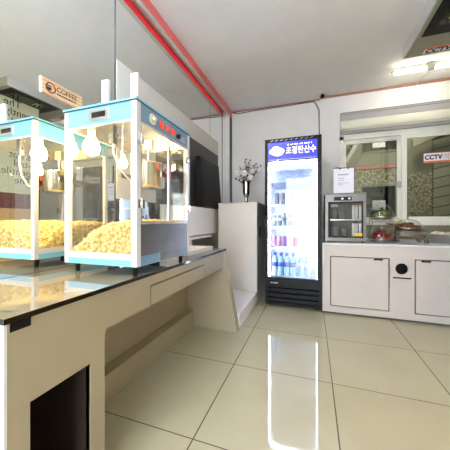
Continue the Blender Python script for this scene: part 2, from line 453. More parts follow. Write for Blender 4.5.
# kettle on its hanger
kx, ky, kz = -.945, 1.30, 1.275
bm = nb(); lathe(bm, [(.02, -.075), (.088, -.075), (.098, -.065), (.100, .055), (.106, .062), (.106, .068), (.09, .074), (.03, .085), (.02, .095)], kx, ky, kz, 28)
k = obj('kettle', bm, m_chrome, t)
bm = nb(); tube(bm, [(kx+.09, ky, kz), (kx+.13, ky-.01, kz+.01), (kx+.155, ky-.012, kz+.008)], .006); obj('arm', bm, m_steel, k)
bm = nb(); cyl(bm, (kx+.150, ky-.015, kz-.03), (kx+.150, ky-.015, kz+.05), .014, .012); obj('handle', bm, m_pink, k)['label'] = 'red kettle handle'
bm = nb(); cyl(bm, (kx, ky, kz+.09), (kx, ky, hz+.02), .010, seg=12); box(bm, kx-.03, kx+.03, ky-.012, ky+.012, hz-.04, hz+.02); obj('hanger', bm, m_steel, t)
bm = nb(); box(bm, kx-.13, kx+.13, ky+.115, ky+.125, kz-.02, kz+.01); box(bm, kx-.13, kx-.12, ky-.1, ky+.125, kz-.02, kz+.01); box(bm, kx+.12, kx+.13, ky-.06, ky+.125, kz-.02, kz+.01); obj('yoke', bm, m_steel_d, t)
bm = nb(); box(bm, -.985, -.955, 1.02, 1.045, 1.395, hz+.02); box(bm, -1.0, -.94, 1.03, 1.042, 1.43, 1.445); obj('bracket', bm, m_steel_d, t)
bm = nb(); tube(bm, [(-.965, 1.03, 1.40), (-.962, 1.03, 1.35), (-.95, 1.05, 1.28), (-.93, 1.10, 1.225), (-.93, 1.17, 1.215)], .005); obj('cable', bm, m_white, t)
for x, y, z, q in ((-1.12, 1.04, 1.41, 1.3), (-.99, 1.13, 1.325, .7)):
    bm = nb(); lathe(bm, [(.012*q, .06*q), (.014*q, .03*q), (.026*q, .01*q), (.032*q, -.015*q), (.026*q, -.036*q), (.005, -.046*q)], x, y, z, 16); bl = obj('bulb', bm, m_bulb, t); bl['label'] = 'lit warm bulb'
    bm = nb(); cyl(bm, (x, y, z+.055*q), (x, y, z+.095*q), .016*q); cyl(bm, (x, y, z+.09*q), (x, y, 1.54), .005); obj('socket', bm, m_steel, bl)
bm = nb(); box(bm, X0+.01, X1-.012, Y0+.012, Y1-.012, Z1-.03, Z1-.014); obj('ceiling_plate', bm, m_steel, t)
for nm, a in (('inner_lining', (X0+.02, X1-.03, Y0+.0122, Y0+.0145, hz, Z1-.03)), ('inner_lining', (X0+.02, X1-.02, Y1-.0145, Y1-.0122, hz, Z1-.03)),
              ('inner_lining', (X0+.0122, X0+.0145, Y0+.02, Y1-.02, hz, Z1-.03)), ('inner_lining', (X1-.0145, X1-.0122, Y0+.03, Y1-.02, hz, Z1-.03))):
    obj(nm, bbox(*a), m_steel, t)
# white upright tags on the roof
for lab, x in (('white upright tag on popcorn machine roof, at the corner post', -.776), ('white upright tag on popcorn machine roof, nearer the mirror', -.945)):
    bm = nb(); box(bm, x-.02, x+.02, .955, .967, Z1, Z1+.112); box(bm, x-.02, x+.02, .955, .99, Z1, Z1+.004)
    tag(obj('upright_tag', bm, m_white, origin=(x, .96, Z1)), lab, 'tag', 'white tags on the popcorn machine')

# popcorn heap
def heap(x, y):
    u = (x-X0)/(X1-X0); v = (y-Y0)/(Y1-Y0)
    h = .175 - .15*math.exp(-((u+.05)/.42)**2-((v+.05)/.30)**2) - .045*(1-u)*(1-v) - .03*max(0, v-.6)
    return Z0+.046+h*.92+.008*noise.noise(Vector((x*18, y*18, 0)))
vs, fs = [], []
N = 22; ax0, ax1, ay0, ay1 = X0+.012, X1-.016, Y0+.014, Y1-.014
for i in range(N+1):
    for j in range(N+1):
        x = ax0+(ax1-ax0)*i/N; y = ay0+(ay1-ay0)*j/N; vs.append((x, y, max(Z0+.047, heap(x, y)-.008)))
for i in range(N):
    for j in range(N):
        a = i*(N+1)+j; fs.append((a, a+N+1, a+N+2, a+1))
# closed sides of the heap
rim = [i*(N+1) for i in range(N+1)]+[N*(N+1)+j for j in range(1, N+1)]+[i*(N+1)+N for i in range(N-1, -1, -1)]+[j for j in range(N-1, 0, -1)]
lo = []
for r in rim:
    lo.append(len(vs)); vs.append((vs[r][0], vs[r][1], Z0+.0462))
for q in range(len(rim)):
    q2 = (q+1) % len(rim); fs.append((rim[q], lo[q], lo[q2], rim[q2]))
kern = []
for s in range(6):
    b2 = nb(); blob(b2, (0, 0, 0), 1, 1, .9, 2.2, seed=s*2.3+1)
    b2.verts.ensure_lookup_table(); kern.append(([v.co.copy() for v in b2.verts], [[v.index for v in f.verts] for f in b2.faces])); b2.free()
def put(c):
    K, F = random.choice(kern); r = random.uniform(.0085, .0145)
    R = Matrix.Rotation(random.uniform(0, 6.28), 3, 'Z') @ Matrix.Rotation(random.uniform(0, 6.28), 3, 'X')
    o = len(vs)
    for q in K: vs.append(tuple(Vector(c)+R @ (q*r)))
    for f in F: fs.append([o+i for i in f])
for _ in range(1500):
    x = random.uniform(ax0+.009, ax1-.009); y = random.uniform(ay0+.009, ay1-.009)
    put((x, y, max(Z0+.056, heap(x, y)-random.uniform(-.006, .010))))
for _ in range(900):   # kernels pressed against the panes
    e = random.random(); s = random.random()
    x, y = [(ax0+.006, ay0+.01+s*(ay1-ay0-.02)), (ax0+.01+s*(ax1-ax0-.02), ay0+.006)][e < .55]
    h = heap(x, y)
    if h < Z0+.06: continue
    put((x, y, random.uniform(Z0+.056, h)))
me = bpy.data.meshes.new('popcorn'); me.from_pydata([tuple(Vector(v)-Vector((-.99, 1.21, Z0+.046))) for v in vs], [], fs); me.materials.append(m_corn)
po = bpy.data.objects.new('popcorn', me); C.objects.link(po); po.location = (-.99, 1.21, Z0+.046)
tag(po, 'heap of pale yellow popcorn inside the blue popcorn machine', 'popcorn', kind='stuff')

# ------------------------------------------------------------------ coffee sign on the mirror
t = thing('coffee_sign', 'small wooden coffee sign with round logo on the mirror', 'sign', (MX, 1.06, 1.70))
SX = -1.312
obj('board', bbox(MX+.001, SX, .912, 1.150, 1.664, 1.746, .001), m_wood, t)
obj('edge', bbox(MX+.001, SX+.0005, .908, .9125, 1.663, 1.747), m_white, t)['label'] = 'white end edge'
def ring(bm, c, r0, r1, d, seg=28):
    A = [[], [], [], []]
    for k in range(seg):
        a = 2*PI*k/seg; cy, cz = math.cos(a), math.sin(a)
        for L, r, x in zip(A, (r0, r1, r0, r1), (0, 0, d, d)): L.append(bm.verts.new((c[0]+x, c[1]+cy*r, c[2]+cz*r)))
    for k in range(seg):
        j = (k+1) % seg
        bm.faces.new((A[2][k], A[3][k], A[3][j], A[2][j])); bm.faces.new((A[1][k], A[1][j], A[3][j], A[3][k])); bm.faces.new((A[0][j], A[0][k], A[2][k], A[2][j])); 
bm = nb(); ring(bm, (SX, .958, 1.705), .022, .028, .0015); obj('logo_ring', bm, m_darkred, t)['label'] = 'dark red ring'
bm = nb(); prism(bm, [(.934, 1.705), (.963, 1.705), (.960, 1.693), (.954, 1.689), (.943, 1.689), (.937, 1.693)], 'x', SX, SX+.0012); box(bm, SX, SX+.0012, .936, .961, 1.709, 1.715); obj('logo', bm, m_ink, t)
text('lettering', 'COFFEE', .036, m_ink, (SX+.0002, .990, 1.703), (0, 1, 0), (0, 0, 1), t, width=.122)
bm = nb(); box(bm, SX, SX+.001, .992, 1.11, 1.687, 1.693); obj('underline', bm, m_ink, t)

# ------------------------------------------------------------------ fascia, screen and white boxes on the mirrored wall
t = thing('wall_cabinet', 'pale grey wall fascia with dark backing board above the screen', 'wall panel', (MX, 2.4, 1.95))
bm = nb(); box(bm, MX+.001, -1.310, 1.435, 3.47, 1.955, 2.15); box(bm, MX+.001, -1.3105, 1.435, 1.9, 1.16, 1.955); obj('fascia', bm, m_fascia, t)
bm = nb(); box(bm, MX+.001, -1.312, 1.9, 3.46, 1.16, 1.954); obj('backing_board', bm, m_dark, t)['label'] = 'dark grey backing board'
t = thing('wall_screen', 'black screen tilted forward on left wall beyond the popcorn machine', 'screen', (-1.26, 2.9, 1.17))
sy0, sy1 = 2.62, 3.23
bm = nb(); prism(bm, [(-1.268, 1.165), (-1.175, 1.165), (-1.215, 1.745), (-1.268, 1.745)], 'y', sy0, sy1); obj('housing', bm, m_black, t)
bm = nb(); prism(bm, [(-1.1753, 1.180), (-1.1733, 1.180), (-1.2113, 1.73), (-1.2133, 1.73)], 'y', sy0+.02, sy1-.02); obj('screen_glass', bm, m_tv, t)
t = thing('wall_box', 'white box under the black screen on the left wall', 'box', (MX, 2.9, .84))
obj('body', bbox(MX+.001, -1.19, 2.3, 3.15, .845, 1.155, .004), m_whitep, t)
obj('lower_ledge', bbox(MX+.001, -1.21, 2.28, 2.97, .800, .832, .003), m_whitep, t)
t = thing('serving_tray', 'low white tray on far end of the glass counter', 'tray', (-1.06, 1.92, .7402))
bm = nb(); box(bm, -1.25, -.87, 1.66, 2.16, .7405, .748)
for a in ((-1.25, -1.24, 1.66, 2.16), (-.88, -.87, 1.66, 2.16), (-1.25, -.87, 1.66, 1.67), (-1.25, -.87, 2.15, 2.16)): box(bm, *a, .748, .768)
obj('tray_body', bm, m_whitep, t)

# ------------------------------------------------------------------ step and tall cabinet with vase
bm = nb(); box(bm, MX+.002, -.645, 2.252, 3.84, 0, .125); box(bm, MX+.002, -.636, 2.252, 3.84, .125, .14)
tag(obj('platform', bm, m_whitep, origin=(-1, 3, 0)), 'low white platform step beyond the counter, under the tall cabinet', 'platform')
t = thing('cabinet', 'tall plain white cabinet standing on the low step left of fridge', 'cabinet', (-.885, 3.3, .14))
obj('body', bbox(-1.135, -.636, 3.004, 3.6, .1405, 1.205, .002), m_fascia, t)
obj('top_board', bbox(-1.137, -.634, 3.0, 3.6, 1.207, 1.229, .002), m_fascia, t)
bm = nb(); box(bm, -.636, -.618, 3.09, 3.13, .80, .93); obj('latch', bm, m_black, t)['label'] = 'black side latch'
vx, vy, vz = -.83, 3.24, 1.2292
t = thing('vase', 'tall footed silver vase on top of the white cabinet', 'vase', (vx, vy, vz))
bm = nb(); lathe(bm, [(.036, 0), (.038, .006), (.026, .02), (.016, .045), (.022, .06), (.017, .075), (.034, .10), (.044, .14), (.046, .20), (.046, .26), (.054, .30), (.050, .302), (.042, .28), (.02, .2)], vx, vy, vz, 28); obj('body', bm, m_silver, t)
# roses
def rose(c, r, s):
    bm = nb()
    for ringi, (n, rr, tilt) in enumerate(((6, 1.0, .95), (5, .78, .55), (4, .5, .25))):
        for k in range(n):
            a = 2*PI*k/n+ringi*.5+s
            for (u0) in (0,):
                grid = []
                for i in range(4):
                    row = []
                    for j in range(5):
                        v = i/3; h = (j-2)/2*(.75+.25*v)
                        rad = r*rr*(.25+.75*math.sin(v*1.25)/.95*(.6+.4*tilt)); ang = a+h*.62*(1 if n > 4 else 1.2)
                        z = r*(v*1.15-(1-math.cos(v*1.5))*tilt*.75-.08*h*h)
                        row.append(bm.verts.new((c[0]+rad*math.cos(ang), c[1]+rad*math.sin(ang), c[2]+z-.3*r)))
                    grid.append(row)
                for i in range(3):
                    for j in range(4):
                        f = bm.faces.new((grid[i][j], grid[i][j+1], grid[i+1][j+1], grid[i+1][j])); f.smooth = True
    blob(bm, (c[0], c[1], c[2]+.18*r), r*.74, 2, .22, 2.4, (1, 1, .85), s)
    return bm
fl = [(-.128, -.02, .395, .047, 'white flower far left of the vase bouquet'), (-.055, .02, .49, .042, 'white flower at upper left of the vase bouquet'),
      (-.008, -.06, .385, .050, 'large white flower at the front of the vase bouquet, above the rim'), (.085, .0, .41, .046, 'white flower on right of the vase bouquet'),
      (.07, -.04, .325, .045, 'low white flower drooping right of the vase rim'), (.16, .02, .44, .036, 'small white flower far right of the vase bouquet'),
      (.02, .04, .465, .036, 'small white flower at the back of the vase bouquet')]
for i, (dx, dy, dz, r, lab) in enumerate(fl):
    c = (vx+dx, vy+dy, vz+dz); t = thing('rose', lab, 'flower', c, 'white flowers in the silver vase')
    obj('bloom', rose(c, r*1.18, i*.7), m_petal, t)
    bm = nb(); tube(bm, [(vx+dx*.12, vy+dy*.12, vz+.21), (vx+dx*.5, vy+dy*.5, vz+.22+(dz-.22)*.6), (c[0], c[1], c[2]-.3*r)], .003, 6); obj('stem', bm, m_leaf, t)
sp = [(-.10, .03, .50), (-.02, .03, .59), (.05, -.02, .56), (.12, .03, .52), (.19, .0, .48), (-.15, -.02, .33), (.02, -.05, .46), (-.06, -.06, .36)]
spl = ['leftmost upper leaf sprig of vase bouquet', 'tallest leaf sprig at top of vase bouquet', 'upright leaf sprig right of the tallest one in vase', 'leaf sprig above the right-hand white flowers',
       'long leaf sprig reaching farthest right from vase', 'low leaf sprig hanging left of vase rim', 'leaf sprig at the middle front of vase bouquet', 'short front leaf sprig left of the large white flower']
for i, (dx, dy, dz) in enumerate(sp):
    bm = nb(); p0 = Vector((vx+dx*.1, vy+dy*.1, vz+.21)); p1 = Vector((vx+dx, vy+dy, vz+dz)); pm = p0.lerp(p1, .5)+Vector((-dx*.15, 0, .03))
    pts = [p0.lerp(pm, s).lerp(pm.lerp(p1, s), s) for s in (0, .25, .5, .75, 1)]
    tube(bm, pts, .0022, 5)
    for k in range(20):
        s = .3+.7*k/19; b = p0.lerp(pm, s).lerp(pm.lerp(p1, s), s)
        a = k*2.4; d = Vector((math.cos(a), math.sin(a)*.7, .5)).normalized(); w = d.cross(Vector((0, 0, 1))).normalized()*.011; L = .042
        v = [bm.verts.new(q) for q in (b, b+d*L*.5+w, b+d*L, b+d*L*.5-w)]; bm.faces.new(v)
    tag(obj('leaf_sprig', bm, m_leaf, origin=p0), spl[i], 'foliage', 'leaf sprigs in the silver vase')

# ------------------------------------------------------------------ drinks fridge
FX0, FX1, FYF, FYB, FZ = -.533, .093, 2.96, 3.62, 1.955
t = thing('drinks_fridge', 'tall black glass-door drinks fridge with lit blue header sign', 'fridge', (-.22, 3.29, 0))
bm = nb(); w = .03
box(bm, FX0, FX0+w, FYF+.05, FYB, .03, FZ); box(bm, FX1-w, FX1, FYF+.05, FYB, .03, FZ); box(bm, FX0+w, FX1-w, FYB-.03, FYB, .03, FZ)
box(bm, FX0+w, FX1-w, FYF+.05, FYB-.03, FZ-.035, FZ); box(bm, FX0+w, FX1-w, FYF+.08, FYB-.03, .03, .29)
obj('cabinet_body', bm, m_black, t)
bm = nb(); a = .004
box(bm, FX0+w, FX0+w+a, FYF+.055, FYB-.03, .29, 1.70); box(bm, FX1-w-a, FX1-w, FYF+.055, FYB-.03, .29, 1.70)
box(bm, FX0+w, FX1-w, FYB-.034, FYB-.03, .29, 1.70); box(bm, FX0+w, FX1-w, FYF+.055, FYB-.03, .29, .294); box(bm, FX0+w, FX1-w, FYF+.055, FYB-.03, 1.70, 1.704)
obj('liner', bm, m_fwhite, t)['label'] = 'white inner liner'
bm = nb(); prism(bm, [(FYF+.14, 1.47), (FYB-.04, 1.44), (FYB-.04, 1.695), (FYF+.10, 1.695), (FYF+.10, 1.60)], 'x', FX0+.05, FX1-.05); du = obj('air_duct', bm, m_duct, t)
bm = nb()
for k in range(6): box(bm, FX0+.06, FX1-.06, FYF+.095, FYF+.10, 1.605+k*.014, 1.610+k*.014)
obj('vent_bar', bm, m_fwhite, du)
for z in (.335, .69, .94, 1.205):
    bm = nb()
    for k in range(12):
        x = FX0+.045+k*(FX1-FX0-.09)/11; cyl(bm, (x, FYF+.10, z-.004), (x, FYB-.05, z-.004), .0022, seg=6)
    for y in (FYF+.10, FYF+.34, FYB-.05): cyl(bm, (FX0+.036, y, z-.008), (FX1-.036, y, z-.008), .003, seg=6)
    s = obj('shelf', bm, m_fwhite, t)
    obj('price_rail', bbox(FX0+.04, FX1-.04, FYF+.088, FYF+.096, z-.03, z-.006), m_fwhite, s)
for x in (FX0+.045, FX1-.045):
    bm = nb(); cyl(bm, (x, FYF+.075, .33), (x, FYF+.075, 1.66), .009, seg=10); obj('light_tube', bm, m_led, t)['label'] = 'lit white light tube'
bm = nb(); cyl(bm, (FX0+.06, FYF+.09, 1.685), (FX1-.06, FYF+.09, 1.685), .009, seg=10); obj('light_tube', bm, m_led, t)['label'] = 'lit white light tube'
# door
dz0 = .315
bm = nb()
box(bm, FX0, FX0+.034, FYF, FYF+.045, dz0, FZ-.002); box(bm, FX1-.045, FX1, FYF, FYF+.045, dz0, FZ-.002)
box(bm, FX0+.034, FX1-.045, FYF, FYF+.045, dz0, dz0+.03); box(bm, FX0+.034, FX1-.045, FYF, FYF+.045, 1.912, FZ-.002)
dr = obj('door_frame', bm, m_black, t)
obj('door_glass', bbox(FX0+.034, FX1-.045, FYF+.012, FYF+.018, dz0+.03, 1.713), m_fglass, dr)
bm = nb(); tube(bm, [(FX0+.014, FYF, 1.06), (FX0+.014, FYF-.035, 1.075), (FX0+.014, FYF-.035, 1.34), (FX0+.014, FYF, 1.355)], .010, 8); obj('handle', bm, m_black, dr)
sg = obj('header_sign', bbox(FX0+.034, FX1-.045, FYF+.004, FYF+.03, 1.713, 1.912), m_sign, t); sg['label'] = 'lit blue header sign with white lettering'
sx0 = FX0+.04
bm = nb()
for (r1, r2, ox, oz) in ((.088, .046, 0, 0), (.045, .03, -.01, .03), (.055, .028, .012, -.028)):
    pts = [(sx0+.098+ox+r1*math.cos(2*PI*k/28), 1.808+oz+r2*math.sin(2*PI*k/28)) for k in range(28)]
    prism(bm, pts, 'y', FYF+.0025+abs(ox)*.02, FYF+.0045)
obj('logo', bm, m_signw, sg)['label'] = 'white oval logo'
text('logo_lettering', '초정탄산', .024, m_bluetext, (sx0+.098, FYF+.0022, 1.80), (1, 0, 0), (0, 0, 1), sg, align='CENTER', width=.12, depth=.0003)
text('lettering', '초정탄산수', .092, m_signw, (sx0+.200, FYF+.003, 1.775), (1, 0, 0), (0, 0, 1), sg, width=.325, bold=.0015)
bm = nb(); random.seed(3); x = sx0+.215
while x < sx0+.49:
    wd = random.uniform(.006, .014); box(bm, x, x+wd*.8, FYF+.0025, FYF+.0045, 1.868, 1.878+random.choice((0, .005))); x += wd+random.choice((.001, .001, .012))
obj('small_lettering', bm, m_signw, sg)
bm = nb()
for k in range(9):
    x = FX0+.06+k*.055; prism(bm, [(x, 1.925), (x+.02, 1.925), (x+.045, 1.940), (x+.025, 1.940)], 'y', FYF-.0015, FYF+.0005)
obj('header_stripe', bm, m_steel_d, dr)
# grille
bm = nb(); box(bm, FX0+.004, FX1-.004, FYF+.035, FYF+.08, .03, .312); box(bm, FX0+.002, FX0+.03, FYF+.005, FYF+.035, .03, .312); box(bm, FX1-.03, FX1-.002, FYF+.005, FYF+.035, .03, .312); box(bm, FX0+.03, FX1-.03, FYF+.005, FYF+.035, .235, .312); box(bm, FX0+.03, FX1-.03, FYF+.005, FYF+.035, .03, .05)
gr = obj('grille', bm, m_black, t)
for k in range(3):
    z = .072+k*.058; bm = nb(); prism(bm, [(FYF+.004, z), (FYF+.010, z-.005), (FYF+.035, z+.018), (FYF+.035, z+.036), (FYF+.004, z+.030)], 'x', FX0+.028, FX1-.028); obj('louver', bm, m_black, gr)
bm = nb()
for k, wd in enumerate((.014, .008, .012, .010, .012)): box(bm, FX0+.065+k*.018, FX0+.065+k*.018+wd, FYF+.0035, FYF+.0055, .275, .287)
obj('badge', bm, m_steel, gr)
for x in (FX0+.05, FX1-.05):
    for y in (FYF+.1, FYB-.06):
        bm = nb(); cyl(bm, (x, y, 0), (x, y, .035), .02); obj('foot', bm, m_black, t)
# drinks
def can(loc, mat, lab, grp, h=.115, r=.028):
    x, y, z = loc; c = thing('drink_can', lab, 'can', loc, grp)
    bm = nb(); lathe(bm, [(r*.8, .001), (r, .008), (r, h-.012), (r*.82, h-.002)], x, y, z, 14); obj('body', bm, mat, c)
    bm = nb(); lathe(bm, [(r*.82, h-.002), (r*.82, h), (r*.7, h)], x, y, z, 14); obj('lid', bm, m_chrome, c)
    return c
def bottle(loc, mat, cap, lab, grp, h=.25, r=.031):
    x, y, z = loc; c = thing('drink_bottle', lab, 'bottle', loc, grp)
    bm = nb(); lathe(bm, [(r*.9, .001), (r, .01), (r, h*.35), (r*.93, h*.4), (r, h*.45), (r, h*.62), (r*.6, h*.82), (r*.42, h*.9)], x, y, z, 14); obj('body', bm, mat, c)
    bm = nb(); lathe(bm, [(r*.46, h*.88), (r*.46, h), (r*.3, h)], x, y, z, 12); obj('cap', bm, cap, c)
    bm = nb(); lathe(bm, [(r*1.01, h*.42), (r*1.015, h*.62)], x, y, z, 14); obj('label_band', bm, cap, c)
    return c
ORD = ['leftmost', 'second from left', 'third from left', 'fourth from left', 'fifth from left']
top = [m_can2, m_can1, m_can4, m_can3]
for k in range(4): can((-.415+k*.066, FYF+.20, 1.209), top[k], ['dark', 'grey', 'white', 'purple'][k]+' can at front of the top fridge shelf', 'cans on the top fridge shelf', .135)
for k in range(5): bottle((-.445+k*.062, FYF+.17, .944), [m_can5, m_can1, m_can5, m_can2, m_can5][k], [m_can4, m_can4, m_can2, m_can4, m_can4][k], ORD[k]+' short bottle on the second fridge shelf', 'short bottles on the second fridge shelf', .15, .027)
for k in range(5): can((-.445+k*.062, FYF+.16, .694), [m_can3, m_can6, m_can3, m_can4, m_can6][k], ORD[k]+' purple and rose toned can on the third fridge shelf', 'cans on the third fridge shelf', .125)
for k in range(4): bottle((-.440+k*.072, FYF+.15, .339), m_water, m_cap, ORD[k]+' blue-capped water bottle in front row on fridge bottom shelf', 'water bottles at the fridge bottom', .27, .034)
for k in range(4): bottle((-.440+k*.072, FYF+.23, .339), m_water, m_cap, ORD[k]+' blue-capped water bottle in second row on fridge bottom shelf', 'water bottles at the fridge bottom', .27, .034)
for k in range(2): bottle((-.135+k*.08, FYF+.19, .339), m_water, m_can4, ['left', 'right'][k]+' pale bottle of the pair at right of fridge bottom shelf', 'pale bottles at the fridge right', .26, .034)
for k in range(2): can((-.105+k*.062, FYF+.22, .944), m_can4, ['left', 'right'][k]+' white can of the pair at right on the second fridge shelf', 'white cans at the fridge right', .12)

# ------------------------------------------------------------------ right counter
GY = 2.95
t = thing('storage_counter', 'low white storage counter with two door panels under the window', 'counter', (.87, 3.4, 0))
gx0, gx1, gz = .100, RX-.004, .763
bm = nb()
p1, p2 = (.178, .733), (.946, 1.72); pz0, pz1 = .084, .622
hx, hz2, hr = .8386, .522, .056
box(bm, gx0, p1[0], GY, GY+.02, .02, gz-.02); box(bm, p1[1], p2[0], GY, GY+.02, .02, hz2-.07); box(bm, p1[1], p2[0], GY, GY+.02, hz2+.07, gz-.02); box(bm, p2[1], gx1, GY, GY+.02, .02, gz-.02)
for a, b in (p1, p2): box(bm, a, b, GY, GY+.02, .02, pz0); box(bm, a, b, GY, GY+.02, pz1, gz-.02)
# plate with the round hole
ocx = (p1[1]+p2[0])/2; hwx = (p2[0]-p1[1])/2; ca = math.atan2(.07, hwx)
angs = sorted([2*PI*k/32+PI/32 for k in range(32)]+[ca, PI-ca, PI+ca, 2*PI-ca]); S = len(angs)
out, inn, outb, innb = [], [], [], []
for k in range(S):
    a = angs[k]; c, s = math.cos(a), math.sin(a); m = max(abs(c)/((p2[0]-p1[1])/2), abs(s)/.07)
    out.append(bm.verts.new((ocx+c/m, GY, hz2+s/m))); inn.append(bm.verts.new((hx+c*hr, GY, hz2+s*hr))); innb.append(bm.verts.new((hx+c*hr, GY+.02, hz2+s*hr)))
for k in range(S):
    j = (k+1) % S; bm.faces.new((out[k], inn[k], inn[j], out[j])); bm.faces.new((inn[k], innb[k], innb[j], inn[j]))
box(bm, gx0, gx0+.02, GY+.02, WY-.008, .02, gz-.02); box(bm, gx1-.02, gx1, GY+.02, WY-.006, .02, gz-.02); box(bm, gx0+.02, gx1-.02, WY-.026, WY-.006, .02, gz-.02)
obj('carcass', bm, m_counter2, t)
bm = nb(); box(bm, gx0+.005, gx1-.002, GY+.02, WY-.03, 0, .02); obj('kick_board', bm, m_dark, t)
bm = nb(); box(bm, hx-.075, hx+.075, GY+.10, GY+.11, hz2-.08, hz2+.08); obj('hole_backing', bm, m_black, t)['label'] = 'dark inside of the round hole'  # flat black plate set behind the round hole
bm = nb(); box(bm, gx0+.005, gx1-.02, GY+.022, GY+.024, .03, .43); box(bm, gx0+.005, p1[1], GY+.022, GY+.024, .43, .73); box(bm, p2[0], gx1-.02, GY+.022, GY+.024, .43, .73); obj('shadow_gap', bm, m_black, t)  # black sheets behind the doors stand in for shade in the gaps
for (a, b), hxx in ((p1, (.594, .672)), (p2, (1.0, 1.078))):
    d = obj('door', bbox(a+.010, b-.010, GY+.001, GY+.019, pz0+.010, pz1-.010), m_counter2, t)
    obj('finger_slot', bbox(hxx[0], hxx[1], GY-.001, GY+.004, .596, .612, .001), m_gloss_black, d)
obj('slot', bbox(.762, .918, GY-.001, GY+.004, .424, .437, .001), m_gloss_black, t)
obj('worktop', bbox(gx0-.002, gx1, GY-.004, WY-.004, gz-.019, gz, .002), m_white, t)

# display warmer
wx0, wx1, wy0, wy1, wz0, wz1 = .134, .545, 3.06, 3.46, .775, 1.300
t = thing('display_warmer', 'steel countertop display case with glass door beside the fridge', 'display case', (.34, 3.26, gz))
bm = nb(); e = .03
box(bm, wx0, wx0+e, wy0+.012, wy1, wz0, wz1); box(bm, wx1-e, wx1, wy0+.012, wy1, wz0, wz1); box(bm, wx0+e, wx1-e, wy1-.02, wy1, wz0, wz1)
box(bm, wx0+e, wx1-e, wy0+.012, wy1-.02, wz0, wz0+.04); box(bm, wx0+e, wx1-e, wy0+.012, wy1-.02, 1.215, wz1)
obj('case', bm, m_steel_g, t)
bm = nb(); box(bm, wx0+e, wx1-e, wy1-.022, wy1-.02, wz0+.04, 1.215); box(bm, wx0+e, wx1-e, wy0+.02, wy1-.022, wz0+.04, wz0+.042); obj('liner', bm, m_dark, t)
obj('top_plate', bbox(wx0-.004, wx1+.004, wy0, wy1+.004, wz1, wz1+.010, .002), m_steel_g, t)
obj('display_strip', bbox(.225, .405, wy0+.006, wy0+.013, 1.228, 1.268, .002), m_black, t)['label'] = 'black control strip'
bm = nb(); box(bm, .30, .32, wy0+.004, wy0+.007, 1.24, 1.256); box(bm, .37, .39, wy0+.004, wy0+.007, 1.24, 1.256); obj('indicator', bm, m_steel, t)
bm = nb(); q = .014
box(bm, wx0+e, wx0+e+q+.006, wy0, wy0+.014, wz0+.04, 1.213); box(bm, wx1-e-q, wx1-e, wy0, wy0+.014, wz0+.04, 1.213); box(bm, wx0+e, wx1-e, wy0, wy0+.014, wz0+.04, wz0+.058); box(bm, wx0+e, wx1-e, wy0, wy0+.014, 1.197, 1.213)
d = obj('door', bm, m_black, t)
obj('door_glass', bbox(wx0+e+.01, wx1-e-.01, wy0+.006, wy0+.009, wz0+.05, 1.205), m_glass, d)
text('lettering', 'ON', .045, m_white, (wx0+e+.028, wy0+.0045, 1.158), (1, 0, 0), (0, 0, 1), d)
obj('label_sticker', bbox(.43, .505, wy0-.0008, wy0+.004, .835, .868), m_yellow, d)['label'] = 'yellow sticker'
bm = nb(); box(bm, wx0+e, wx1-e, wy0+.03, wy1-.02, 1.008, 1.018); obj('shelf', bm, m_steel, t)
for x in (wx0+.03, wx1-.03):
    for y in (wy0+.04, wy1-.03):
        bm = nb(); cyl(bm, (x, y, gz), (x, y, wz0+.002), .014); obj('foot', bm, m_black, t)
cl = ['left', 'middle', 'right']
for k in range(3):
    for z, nm in ((1.018, 'upper'), (.815, 'lower')):
        c = can((.428+k*.034, wy0+.06+.03*(k % 2), z), m_can4, '%s silver can on %s shelf of the steel display case' % (cl[k], nm), 'cans in the steel display case', .165 if z > 1 else .16, .015)
        if z > 1:
            bm = nb(); x, y = .428+k*.034, wy0+.06+.03*(k % 2); lathe(bm, [(.0153, .145), (.0155, .16)], x, y, z, 14); obj('label_band', bm, m_yellow, c)
cupn = [(.225, 1.018, .05, .13, 'tall white cup on upper shelf of display case, left side'), (.325, 1.018, .045, .10, 'white cup on upper shelf of display case, near the cans'), (.24, .815, .05, .12, 'grey cup on the lower shelf of display case, left side'), (.345, .815, .04, .10, 'grey cup on the lower shelf of display case, near the cans')]
for x, z, r, h, lab in cupn:
    bm = nb(); lathe(bm, [(r*.72, 0), (r, h), (r*1.05, h), (r*.95, h-.004), (r*.68, .006)], x, wy0+.16, z, 18); tag(obj('cup', bm, m_cup, origin=(x, wy0+.16, z)), lab, 'cup', 'cups in the steel display case')
# notice holder
t = thing('notice_holder', 'white paper notice in dark clear stand on the steel display case', 'notice', (.327, 3.12, 1.31))
ny = 3.115
obj('sheet', bbox(.222, .432, ny, ny+.002, 1.314, 1.592), m_paper, t)
bm = nb(); box(bm, .214, .221, ny-.003, ny+.006, 1.310, 1.601); box(bm, .433, .440, ny-.003, ny+.006, 1.310, 1.601); box(bm, .214, .440, ny-.003, ny+.006, 1.593, 1.601); box(bm, .214, .440, ny-.003, ny+.06, 1.3102, 1.315)
obj('stand', bm, m_dark, t)
for x in (.29, .375):
    obj('clip', bbox(x-.008, x+.008, ny-.005, ny-.001, 1.582, 1.600, .001), m_ink, t)
random.seed(5)
for r, (z, n) in enumerate(((1.515, 8), (1.478, 5), (1.455, 6), (1.425, 9), (1.405, 4))):
    x = .270; bm = nb()
    for k in range(n):
        wd = random.uniform(.006, .013); box(bm, x, x+wd, ny-.0006, ny-.0001, z, z+(.012 if r == 0 else .006)); x += wd+.003
    obj('writing', bm, m_bluetext, t)

